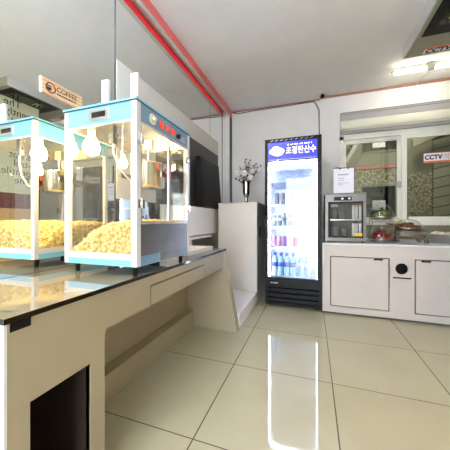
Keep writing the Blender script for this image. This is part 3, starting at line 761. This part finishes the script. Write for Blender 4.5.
# domed dishes
def dome(name_lab, cx, cy, cz, r, h, grp):
    t = thing('dish_dome', name_lab, 'dome', (cx, cy, cz), grp)
    prof = [(r*math.cos(a), h*math.sin(a)) for a in [i*PI/2/8 for i in range(8)]]+[(.006, h)]
    inn = [(x*.985-.001, z*.985) for x, z in prof[::-1]]
    bm = nb(); rings = []
    for rr, z in prof:
        rings.append([bm.verts.new((cx+max(rr, .003)*math.cos(2*PI*k/28), cy+max(rr, .003)*math.sin(2*PI*k/28), cz+.001+z)) for k in range(28)])
    for R, S2 in zip(rings, rings[1:]):
        for k in range(28):
            j = (k+1) % 28; f = bm.faces.new((R[k], R[j], S2[j], S2[k])); f.smooth = True
    obj('cover', bm, m_acryl, t)
    bm = nb(); tube(bm, [(cx+r*math.cos(2*PI*k/24), cy+r*math.sin(2*PI*k/24), cz+.003) for k in range(25)], .003, 6); obj('rim', bm, m_chrome, t)
    bm = nb(); lathe(bm, [(.006, 0), (.006, .008), (.013, .014), (.013, .022), (.004, .027)], cx, cy, cz+h, 14); obj('knob', bm, m_chrome, t)
    return t
def plate(name, lab, cx, cy, cz, r, mat, grp=None, hgt=.018):
    bm = nb(); lathe(bm, [(r*.6, 0), (r*.7, .002), (r, hgt), (r*1.02, hgt), (r*.72, .006), (.002, .006)], cx, cy, cz, 28)
    return tag(obj(name, bm, mat, origin=(cx, cy, cz)), lab, 'plate', grp)
# two-tier stand at left
ax, ay = .705, 3.16
t = thing('tier_stand', 'two-tier wire stand carrying the green and red domed dishes', 'stand', (ax, ay, gz))
bm = nb()
for s in (-1, 1):
    for u in (-1, 1): cyl(bm, (ax+s*.098, ay+u*.07, gz), (ax+s*.098, ay+u*.07, 1.02), .003, seg=8)
obj('frame', bm, m_wire, t)
for z in (1.02, .783):
    bm = nb(); ring_pts = [(ax+.102*math.cos(2*PI*k/28), ay+.102*math.sin(2*PI*k/28), z) for k in range(29)]; tube(bm, ring_pts, .0035, 6)
    for s in (-.06, 0, .06): cyl(bm, (ax-.1, ay+s, z), (ax+.1, ay+s, z), .002, seg=6)
    for s in (-1, 1): cyl(bm, (ax+s*.098, ay-.07, z), (ax+s*.098, ay+.07, z), .0025, seg=6)
    obj('tier_ring', bm, m_wire, t)
bm = nb(); box(bm, ax-.09, ax+.09, ay-.075, ay-.07, .985, 1.018); obj('card_rail', bm, m_steel_d, t)
plate('plate', 'upper round plate of the two-tier stand under the green salad', ax, ay, 1.024, .122, m_steel)
plate('plate', 'lower round plate of two-tier stand under the red fruit', ax, ay, .787, .118, m_steel)
dome('clear dome over green salad on the upper tier', ax, ay, 1.043, .122, .145, 'clear domes over the dishes')
dome('clear dome over red fruit on the lower tier', ax, ay, .806, .116, .105, 'clear domes over the dishes')
random.seed(11)
bm = nb()
for k in range(60):
    a = random.uniform(0, 6.28); rr = random.uniform(0, .088); z = 1.066+(.100-rr)*.8*random.uniform(.6, 1)
    c = Vector((ax+rr*math.cos(a), ay+rr*math.sin(a), z)); L = random.uniform(.025, .04)
    d = Vector((math.cos(a+random.uniform(-1, 1)), math.sin(a+random.uniform(-1, 1)), random.uniform(-.2, .5))).normalized(); w = d.cross(Vector((0, 0, 1))).normalized()*L*.45
    n = Vector((0, 0, .008)); v = [bm.verts.new(q) for q in (c-d*L*.5, c+w+n, c+d*L*.5, c-w+n)]; m2 = bm.verts.new(c-n*.3)
    for i in range(4): f = bm.faces.new((v[i], v[(i+1) % 4], m2)); f.smooth = True
blob(bm, (ax, ay, 1.058), .094, 2, .25, 2, (1, 1, .70))
tag(obj('salad_leaves', bm, m_green, origin=(ax, ay, 1.03)), 'heap of green salad leaves under the upper dome', 'salad', kind='stuff')
fr = []
for n, rad, z in ((9, .078, .816), (6, .046, .818), (7, .058, .844), (4, .026, .850), (3, .022, .876)):
    for k in range(n): a = 2*PI*k/n+z*40; fr.append((ax+rad*math.cos(a), ay+rad*math.sin(a), z))
for k, c in enumerate(fr):
    t = thing('strawberry', 'red strawberry heaped under the lower dome of the two-tier stand', 'strawberry', c, 'strawberries under the lower dome')
    bm = nb(); lathe(bm, [(.002, -.020), (.012, -.010), (.021, .004), (.022, .012), (.014, .020), (.003, .021)], *c, 12); obj('fruit', bm, m_straw, t)
    bm = nb()
    for j in range(5):
        a = 2*PI*j/5; b = Vector(c)+Vector((0, 0, .021)); v = [bm.verts.new(q) for q in (b, b+Vector((math.cos(a-.3)*.009, math.sin(a-.3)*.009, .001)), b+Vector((math.cos(a)*.018, math.sin(a)*.018, -.003)), b+Vector((math.cos(a+.3)*.009, math.sin(a+.3)*.009, .001)))]; bm.faces.new(v)
    obj('calyx', bm, m_green, t)
# wire rack in the middle
bx, by = .985, 3.27
t = thing('wire_rack', 'grey wire rack holding the domed brown buns mid-counter', 'rack', (bx, by, gz))
bm = nb()
for s in (-1, 1):
    for u in (-1, 1): cyl(bm, (bx+s*.135, by+u*.1, gz), (bx+s*.135, by+u*.1, .895), .004, seg=8)
for z in (.80, .845, .892):
    tube(bm, [(bx-.135, by-.1, z), (bx+.135, by-.1, z), (bx+.135, by+.1, z), (bx-.135, by+.1, z), (bx-.135, by-.1, z)], .003, 6)
for k in range(7): cyl(bm, (bx-.135+k*.045, by-.1, .892), (bx-.135+k*.045, by+.1, .892), .002, seg=6)
obj('frame', bm, m_wire, t)
obj('card_rail', bbox(bx-.10, bx+.08, by-.106, by-.103, .848, .884), m_steel_d, t)
for u in (-1, 1):
    bm = nb(); cyl(bm, (bx+.135, by+u*.1-.012, .785), (bx+.135, by+u*.1+.012, .785), .022, seg=14); obj('roller', bm, m_wire, t)
plate('plate', 'round brown plate on top of the grey wire rack', bx, by, .8965, .140, m_brown)
dome('clear dome over the brown buns on wire rack', bx, by, .916, .132, .105, 'clear domes over the dishes')
for k, (dx, dy, z) in enumerate([(.07*math.cos(a), .07*math.sin(a), .930) for a in [i*PI/3 for i in range(6)]]+[(0, 0, .930), (.03, .02, .962), (-.03, -.01, .962)]):
    c = (bx+dx, by+dy, z); bm = nb(); blob(bm, c, .037, 2, .12, 2, (1.15, .95, .68), k, k); bm.normal_update()
    tag(obj('bun', bm, m_brown, origin=c), 'brown baked bun under the dome on wire rack', 'bun', 'brown buns under the dome')
# small plate with dome behind
t = thing('pedestal_plate', 'small footed dark plate behind the wire rack, left of it', 'plate', (.925, 3.52, gz))
bm = nb(); lathe(bm, [(.055, 0), (.055, .006), (.012, .015), (.010, .17), (.03, .185), (.088, .197), (.092, .200), (.09, .204), (.002, .194)], .925, 3.52, gz, 24); obj('stand', bm, m_brown, t)
dome('clear dome over footed plate behind the wire rack', .925, 3.52, gz+.204, .085, .075, 'clear domes over the dishes')
for k, (dx, dy) in enumerate(((-.035, 0), (.03, .025), (.02, -.035))):
    c = (.925+dx, 3.52+dy, gz+.222); bm = nb(); blob(bm, c, .026, 2, .12, 2, (1.1, .9, .7), k+9, k); tag(obj('bread_roll', bm, m_wfood, origin=c), 'pale roll under the dome of the footed plate', 'roll', 'rolls on the footed plate')
# right: low steel pan with pale food
ex, ey = 1.335, 3.34
t = thing('serving_pan', 'round steel pan of pale food at right end of the counter', 'pan', (ex, ey, gz))
bm = nb(); lathe(bm, [(.12, 0), (.128, .004), (.132, .085), (.150, .092), (.150, .096), (.128, .090), (.12, .012), (.002, .010)], ex, ey, gz, 32); obj('body', bm, m_steel, t)
for s in (-1, 1):
    bm = nb(); tube(bm, [(ex+s*.13, ey-.03, gz+.05), (ex+s*.165, ey-.025, gz+.06), (ex+s*.165, ey+.025, gz+.06), (ex+s*.13, ey+.03, gz+.05)], .005, 6); obj('handle', bm, m_wire, t)
bm = nb(); random.seed(13)
lathe(bm, [(.115, .06), (.124, .084), (.09, .092), (.002, .096)], ex, ey, gz, 24)
for k in range(46):
    a = random.uniform(0, 6.28); rr = .112*math.sqrt(random.random()); blob(bm, (ex+rr*math.cos(a), ey+rr*math.sin(a), gz+.096+random.uniform(0, .015)), random.uniform(.012, .022), 1, .4, 2, (1, 1, .7), k)
tag(obj('pale_salad', bm, m_wfood, origin=(ex, ey, gz+.06)), 'heaped creamy pale food filling the round steel pan', 'food', kind='stuff')
bm = nb()
for k in range(9):
    a = random.uniform(0, 6.28); rr = .09*math.sqrt(random.random()); c = Vector((ex+rr*math.cos(a), ey+rr*math.sin(a), gz+.118)); d = Vector((math.cos(k), math.sin(k), .1))*.018; w = Vector((-math.sin(k), math.cos(k), 0))*.009
    v = [bm.verts.new(q) for q in (c-d, c+w, c+d, c-w)]; bm.faces.new(v)
tag(obj('herb_garnish', bm, m_green, origin=(ex, ey, gz+.11)), 'scattered green herb leaves on the pale food', 'herbs', kind='stuff')

# ------------------------------------------------------------------ window and shutter
bm = nb(); f = .05
box(bm, WX0, WX0+f, WY-.012, WY+.10, WZ0, WZ1-.04); box(bm, WX1-f, WX1, WY-.012, WY+.10, WZ0, WZ1-.04)
box(bm, WX0, WX1, WY-.012, WY+.10, WZ1-.09, WZ1); box(bm, WX0, WX1, WY-.03, WY+.10, WZ0-.0, WZ0+.045)
wn = struct('window_1', bm, m_frame)
def sash(x0, x1, y, nm):
    bm = nb(); s = .055
    box(bm, x0, x0+s, y, y+.03, WZ0+.045, WZ1-.09); box(bm, x1-s, x1, y, y+.03, WZ0+.045, WZ1-.09)
    box(bm, x0+s, x1-s, y, y+.03, WZ0+.045, WZ0+.045+.062); box(bm, x0+s, x1-s, y, y+.03, WZ1-.14, WZ1-.09)
    o = struct('sash', bm, m_frame, wn)
    obj('pane', bbox(x0+s, x1-s, y+.012, y+.017, WZ0+.107, WZ1-.14), m_wglass, o)
    return o
s1 = sash(WX0+.03, 1.115, WY+.045, 'l')
s2 = sash(1.105, WX1-.02, WY+.004, 'r')
bm = nb(); box(bm, 1.062, 1.098, WY-.006, WY+.044, 1.44, 1.52); cyl(bm, (1.08, WY-.02, 1.47), (1.08, WY+.0, 1.47), .012); o = obj('latch', bm, m_steel, wn)
# CCTV sticker on the right pane
t = thing('window_sticker', 'white and orange CCTV sticker on the right window pane', 'sticker', (1.5, WY+.01, 1.80))
yy = WY+.0145
bm = nb(); box(bm, 1.345, 1.76, yy, yy+.0012, 1.742, 1.868); obj('sheet', bm, m_paper, t)
bm = nb(); box(bm, 1.345, 1.76, yy-.0006, yy, 1.742, 1.766); box(bm, 1.345, 1.76, yy-.0006, yy, 1.862, 1.868); obj('band', bm, m_orange, t)
text('lettering', 'CCTV', .078, m_ink, (1.357, yy-.0006, 1.786), (1, 0, 0), (0, 0, 1), t, width=.185, depth=.0004, bold=.0035)
text('lettering', '작동중', .075, m_orange, (1.555, yy-.0006, 1.786), (1, 0, 0), (0, 0, 1), t, width=.19, depth=.0004)
bm = nb(); box(bm, WX0-.2, RX-.004, WY-.006, WY-.0005, gz+.002, .945); struct('trim_11', bm, m_backs)
# roller shutter over the window
sx0, sx1 = .362, RX-.002
t = thing('roller_shutter', 'rolled shutter box with pale slats above the window', 'shutter', (1.0, WY, 2.2))
bm = nb(); prism(bm, [(WY-.002, 2.475), (WY-.075, 2.475), (WY-.075, 2.462), (WY-.062, 2.455), (WY-.055, 2.385), (WY-.002, 2.385)], 'x', sx0, sx1); obj('headbox', bm, m_shutg, t)
bm = nb(); box(bm, sx0, sx1, WY-.079, WY-.002, 2.476, 2.486); obj('cap', bm, m_olive, t)
bm = nb(); prism(bm, [(WY-.002, 2.384), (WY-.050, 2.384), (WY-.064, 2.35), (WY-.066, 2.31), (WY-.058, 2.272), (WY-.002, 2.272)], 'x', sx0, sx1); obj('rolled_blind', bm, m_shutter, t)
for z in (2.247, 2.222, 2.197):
    bm = nb(); prism(bm, [(WY-.0025, z), (WY-.046, z), (WY-.058, z+.012), (WY-.046, z+.0235), (WY-.0025, z+.0235)], 'x', sx0, sx1); obj('slat', bm, m_shutg if z < 2.24 else m_shutter, t)
# tube light on the ceiling by the window
t = thing('tube_light', 'lit twin tube light fitting on ceiling before the window', 'light', (1.2, 3.44, CE))
ty = 3.44
bm = nb(); box(bm, .875, RX-.02, ty-.012, ty+.012, 2.742, 2.757); obj('housing', bm, m_steel, t)
for x0, x1 in ((.905, 1.205), (1.30, 1.60)):
    bm = nb(); cyl(bm, (x0, ty, 2.722), (x1, ty, 2.722), .014, seg=14); obj('tube', bm, m_tube, t)['label'] = 'lit white tube'
bm = nb(); box(bm, 1.22, 1.285, ty-.02, ty+.02, 2.705, CE); obj('bracket', bm, m_fascia, t)
bm = nb(); tube(bm, [(.905, ty, 2.722), (.885, ty, 2.723), (.874, ty, 2.735), (.874, ty, 2.75)], .009, 8); tube(bm, [(1.60, ty, 2.722), (1.615, ty, 2.73), (1.615, ty, 2.75)], .009, 8); obj('end_cap', bm, m_steel, t)
bm = nb(); tube(bm, [(1.25, ty+.02, 2.71), (1.262, ty+.09, 2.70), (1.252, ty+.2, 2.74), (1.262, WY-.04, 2.76), (1.262, WY-.021, 2.74)], .004, 6); obj('cord', bm, m_fascia, t)
# round black sensor and cable at ceiling
t = thing('ceiling_sensor', 'small black sensor on ceiling above the fridge', 'sensor', (.13, 3.80, CE))
bm = nb(); lathe(bm, [(.012, -.05), (.026, -.042), (.030, -.025), (.022, -.012), (.022, 0)], .13, 3.80, CE, 16); obj('body', bm, m_black, t)
bm = nb(); tube(bm, [(-1.23, BY-.02, 2.66+.1), (-1.15, BY-.012, 2.735), (-.9, BY-.012, 2.745), (-.4, BY-.012, 2.748), (0, BY-.014, 2.752), (.03, BY-.014, 2.74), (.085, BY-.012, 2.62), (.090, BY-.012, 2.3), (.090, BY-.012, 1.95)], .006, 6)
tag(obj('cable', bm, m_dark, origin=(0, BY, 2.7)), 'thin dark cable along the back wall down behind the fridge', 'cable')
bm = nb(); lathe(bm, [(.012, 0), (.011, .01), (.002, .012)], 0, 0, 0, 12)

bm.free()
# ------------------------------------------------------------------ ceiling display box
t = thing('ceiling_display', 'grey framed display box fixed to the ceiling at upper right', 'display', (1.2, 2.56, CE))
bx0, bx1, by0, by1, bz0 = .882, 1.62, 2.04, 3.06, 2.672
bm = nb(); box(bm, bx0+.012, bx1, by0, by1, bz0, CE); obj('housing', bm, m_olive, t)
bm = nb(); box(bm, bx0, bx0+.012, by0, by1, bz0-.004, CE); obj('side_trim', bm, m_fascia, t)['label'] = 'pale side trim'
bm = nb(); box(bm, .930, 1.545, 2.10, 2.745, bz0-.008, bz0); fr_ = obj('screen_frame', bm, m_black, t)
bm = nb(); box(bm, 1.0, 1.475, 2.17, 2.625, bz0-.010, bz0-.008); sc_ = obj('screen', bm, m_screen, fr_)
text('lettering', 'FC', .10, M('pale_green_reflection', (176, 190, 120), .4), (1.045, 2.56, bz0-.0102), (1, 0, 0), (0, -1, 0), fr_, depth=.0003)  # letters paint in a reflection on the dark screen
t2 = thing('ceiling_sticker', 'white and orange CCTV sticker under the ceiling display box', 'sticker', (1.2, 2.98, bz0))
bm = nb(); box(bm, 1.035, 1.46, 2.935, 3.035, bz0-.0012, bz0-.0001); obj('sheet', bm, m_paper, t2)
bm = nb(); box(bm, 1.035, 1.46, 2.935, 2.962, bz0-.0020, bz0-.0012); obj('band', bm, m_orange, t2)
text('lettering', 'CCTV', .085, m_ink, (1.05, 3.026, bz0-.0021), (1, 0, 0), (0, -1, 0), t2, depth=.0004, width=.21, bold=.004)

# ------------------------------------------------------------------ lettered board on the right (seen in the mirror)
t = thing('lettered_board', 'tall cream board with black lettering, seen in the mirror', 'board', (1.25, 1.2, 0))
PX = 1.225
obj('upper_panel', bbox(PX, PX+.05, -.4, 2.64, 1.382, 2.665), m_cream, t)
obj('red_band', bbox(PX-.002, PX+.05, -.4, 2.64, 1.172, 1.382), m_darkred, t)['label'] = 'dark red band'
obj('lower_panel', bbox(PX, PX+.05, -.4, 2.64, 0, 1.172), m_tan, t)['label'] = 'tan wooden lower panel'
obj('edge_strip', bbox(PX-.004, PX+.054, 2.64, 2.652, 0, 2.665), m_dark, t)['label'] = 'dark edge strip'
lines = ['The', 'gently', 'her i', 'and', 'rnou', 'oren', 's not', '-tml', 'pentile', 'The']
for k, s in enumerate(lines):
    z = 2.565-k*.116
    text('lettering', s, .138, m_ink, (PX-.0004, 2.40 if k == 0 else 2.53, z), (0, -1, 0), (0, 0, 1), t, depth=.0006)

# ------------------------------------------------------------------ room beyond the window
BW = 5.4
bm = nb(); box(bm, .0, 3.4, BW, BW+.1, -.02, 3.0); struct('wall_beyond', bm, m_backwall)
bm = nb(); box(bm, -.1, 0, BY+.12, BW+.1, 0, 3.0); box(bm, 3.4, 3.5, BY+.12, BW+.1, 0, 3.0); box(bm, 2.06, 3.5, BY+.12, BY+.2, 0, 3.0); struct('wall_side', bm, m_backwall)
bm = nb(); box(bm, -.1, 3.5, BY+.12, BW+.1, 3.0, 3.1); struct('ceiling_beyond', bm, m_backwall)
bm = nb(); box(bm, -.1, 3.5, BY+.12, BW+.1, -.1, 0); struct('floor_beyond', bm, m_concrete)
t = thing('transom_window', 'dark transom window high on wall beyond the left pane', 'window', (1.165, BW, 2.3))
obj('glass', bbox(.89, 1.44, BW-.012, BW-.001, 2.31, 2.60), m_gloss_black, t)
bm = nb(); box(bm, .87, .89, BW-.02, BW-.001, 2.29, 2.62); box(bm, 1.44, 1.46, BW-.02, BW-.001, 2.29, 2.62); box(bm, .87, 1.46, BW-.02, BW-.001, 2.29, 2.31); obj('frame', bm, m_olive, t)
tag(obj('posted_notice', bbox(1.06, 1.27, BW-.015, BW-.0125, 2.375, 2.53), m_paper, origin=(1.16, BW-.014, 2.45)), 'pale notice stuck on the dark transom window', 'notice')
bm = nb(); box(bm, .6, 1.47, BW-.03, BW-.001, 1.985, 2.015); struct('trim_10', bm, m_red)
bm = nb(); box(bm, .6, 1.44, BW-.008, BW-.001, 1.68, 1.985); box(bm, .6, .86, BW-.008, BW-.001, .4, 1.68); tag(obj('speckled_panel', bm, m_spk, origin=(1.0, BW, 1.2)), 'speckled pale panel under the red strip beyond left pane', 'panel')
t = thing('dark_doorway', 'black glazed door beyond the left window pane', 'door', (1.16, BW, 0))
obj('leaf', bbox(.89, 1.425, BW-.012, BW-.001, .02, 1.645), m_gloss_black, t)
bm = nb(); box(bm, .865, .89, BW-.02, BW-.001, 0, 1.672); box(bm, 1.425, 1.45, BW-.02, BW-.001, 0, 1.672); box(bm, .89, 1.425, BW-.02, BW-.001, 1.645, 1.672); obj('frame', bm, m_olive, t)
tag(obj('posted_notice', bbox(1.06, 1.27, BW-.015, BW-.0125, 1.20, 1.385), m_paper, origin=(1.16, BW-.014, 1.29)), 'pale notice stuck on the black door beyond the window', 'notice')
tag(obj('speckled_panel', bbox(1.62, 1.985, BW-.008, BW-.001, .6, 1.86), m_spk, origin=(1.8, BW, 1.2)), 'speckled grey panel beyond the right pane, beside planks', 'panel')
t = thing('plank_wall', 'grey horizontal plank cladding beyond the right window pane', 'cladding', (2.4, BW, 0))
for k in range(9):
    z = .9+k*.17; zt = z+.152
    bm = nb(); prism(bm, [(2.0, z-.0), (2.9, z+.20), (2.9, zt+.20), (2.0, zt)], 'y', BW-.03+(k % 2)*.004, BW-.009); obj('plank', bm, m_plank, t)
obj('backing', bbox(1.995, 2.92, BW-.008, BW-.001, .85, 2.75), m_black, t)['label'] = 'dark gaps between planks'
bm = nb(); prism(bm, [(1.6, 2.25), (2.7, 2.72), (2.7, 2.86), (1.6, 2.38)], 'y', BW-.34, BW-.24); tag(obj('roof_beam', bm, m_olive, origin=(2.1, BW-.3, 2.5)), 'slanted olive roof beam beyond the right pane', 'beam')
bm = nb(); prism(bm, [(.55, 2.1), (.62, 2.1), (.90, 2.62), (.83, 2.62)], 'y', BW-.2, BW-.12); tag(obj('roof_beam', bm, m_fascia, origin=(.7, BW-.15, 2.3)), 'short pale slanted beam beyond the left pane', 'beam')
t = thing('added_lamp', 'small unseen lamp added to light the room beyond the window', 'light', (1.3, 4.6, 3.0))  # lamp added out of view to brighten the space behind the panes
bm = nb(); cyl(bm, (1.3, 4.5, 2.96), (1.3, 4.5, 3.0), .14); obj('diffuser', bm, M('added_lamp_diffuser', (255, 250, 235), .4, emit=(255, 246, 226), estr=46), t)

# ------------------------------------------------------------------ unseen tube lamps added to fill the room with light
m_room = M('fill_tube', (255, 255, 255), .3, emit=(240, 246, 255), estr=46)
for lab, x, y in (('added fill tube lamp, unseen, on the ceiling above the popcorn machine', -.93, .50), ('added fill tube lamp, unseen, on the ceiling near the shop door', -.93, -1.1)):
    t = thing('fill_lamp', lab, 'light', (x, y, CE), 'added fill tube lamps')
    obj('housing', bbox(x-.02, x+.02, y-.62, y+.62, CE-.045, CE-.003), m_white, t)
    bm = nb(); cyl(bm, (x, y-.60, CE-.075), (x, y+.60, CE-.075), .014, seg=12); obj('tube', bm, m_room, t)['label'] = 'lit white tube'
    for q in (-.605, .605):
        obj('tube_holder', bbox(x-.016, x+.016, y+q-.006, y+q+.006, CE-.092, CE-.044), m_white, t)

# ------------------------------------------------------------------ world, camera, view
w = bpy.data.worlds.new('World'); bpy.context.scene.world = w; w.use_nodes = True
bg = w.node_tree.nodes['Background']; bg.inputs['Color'].default_value = (.84, .91, 1, 1); bg.inputs['Strength'].default_value = 3.9
cam = bpy.data.cameras.new('Camera'); co = bpy.data.objects.new('Camera', cam); C.objects.link(co)
co.location = (0, 0, 1.0); co.rotation_euler = (PI/2, 0, math.radians(19.2))
cam.sensor_width = 36; cam.lens = 36*252/450; cam.shift_y = -4/450; cam.clip_start = .02
bpy.context.scene.camera = co
vs_ = bpy.context.scene.view_settings
vs_.view_transform = 'Standard'; vs_.look = 'None'; vs_.exposure = 1.75; vs_.gamma = 1
try: vs_.use_curve_mapping = False
except Exception: pass
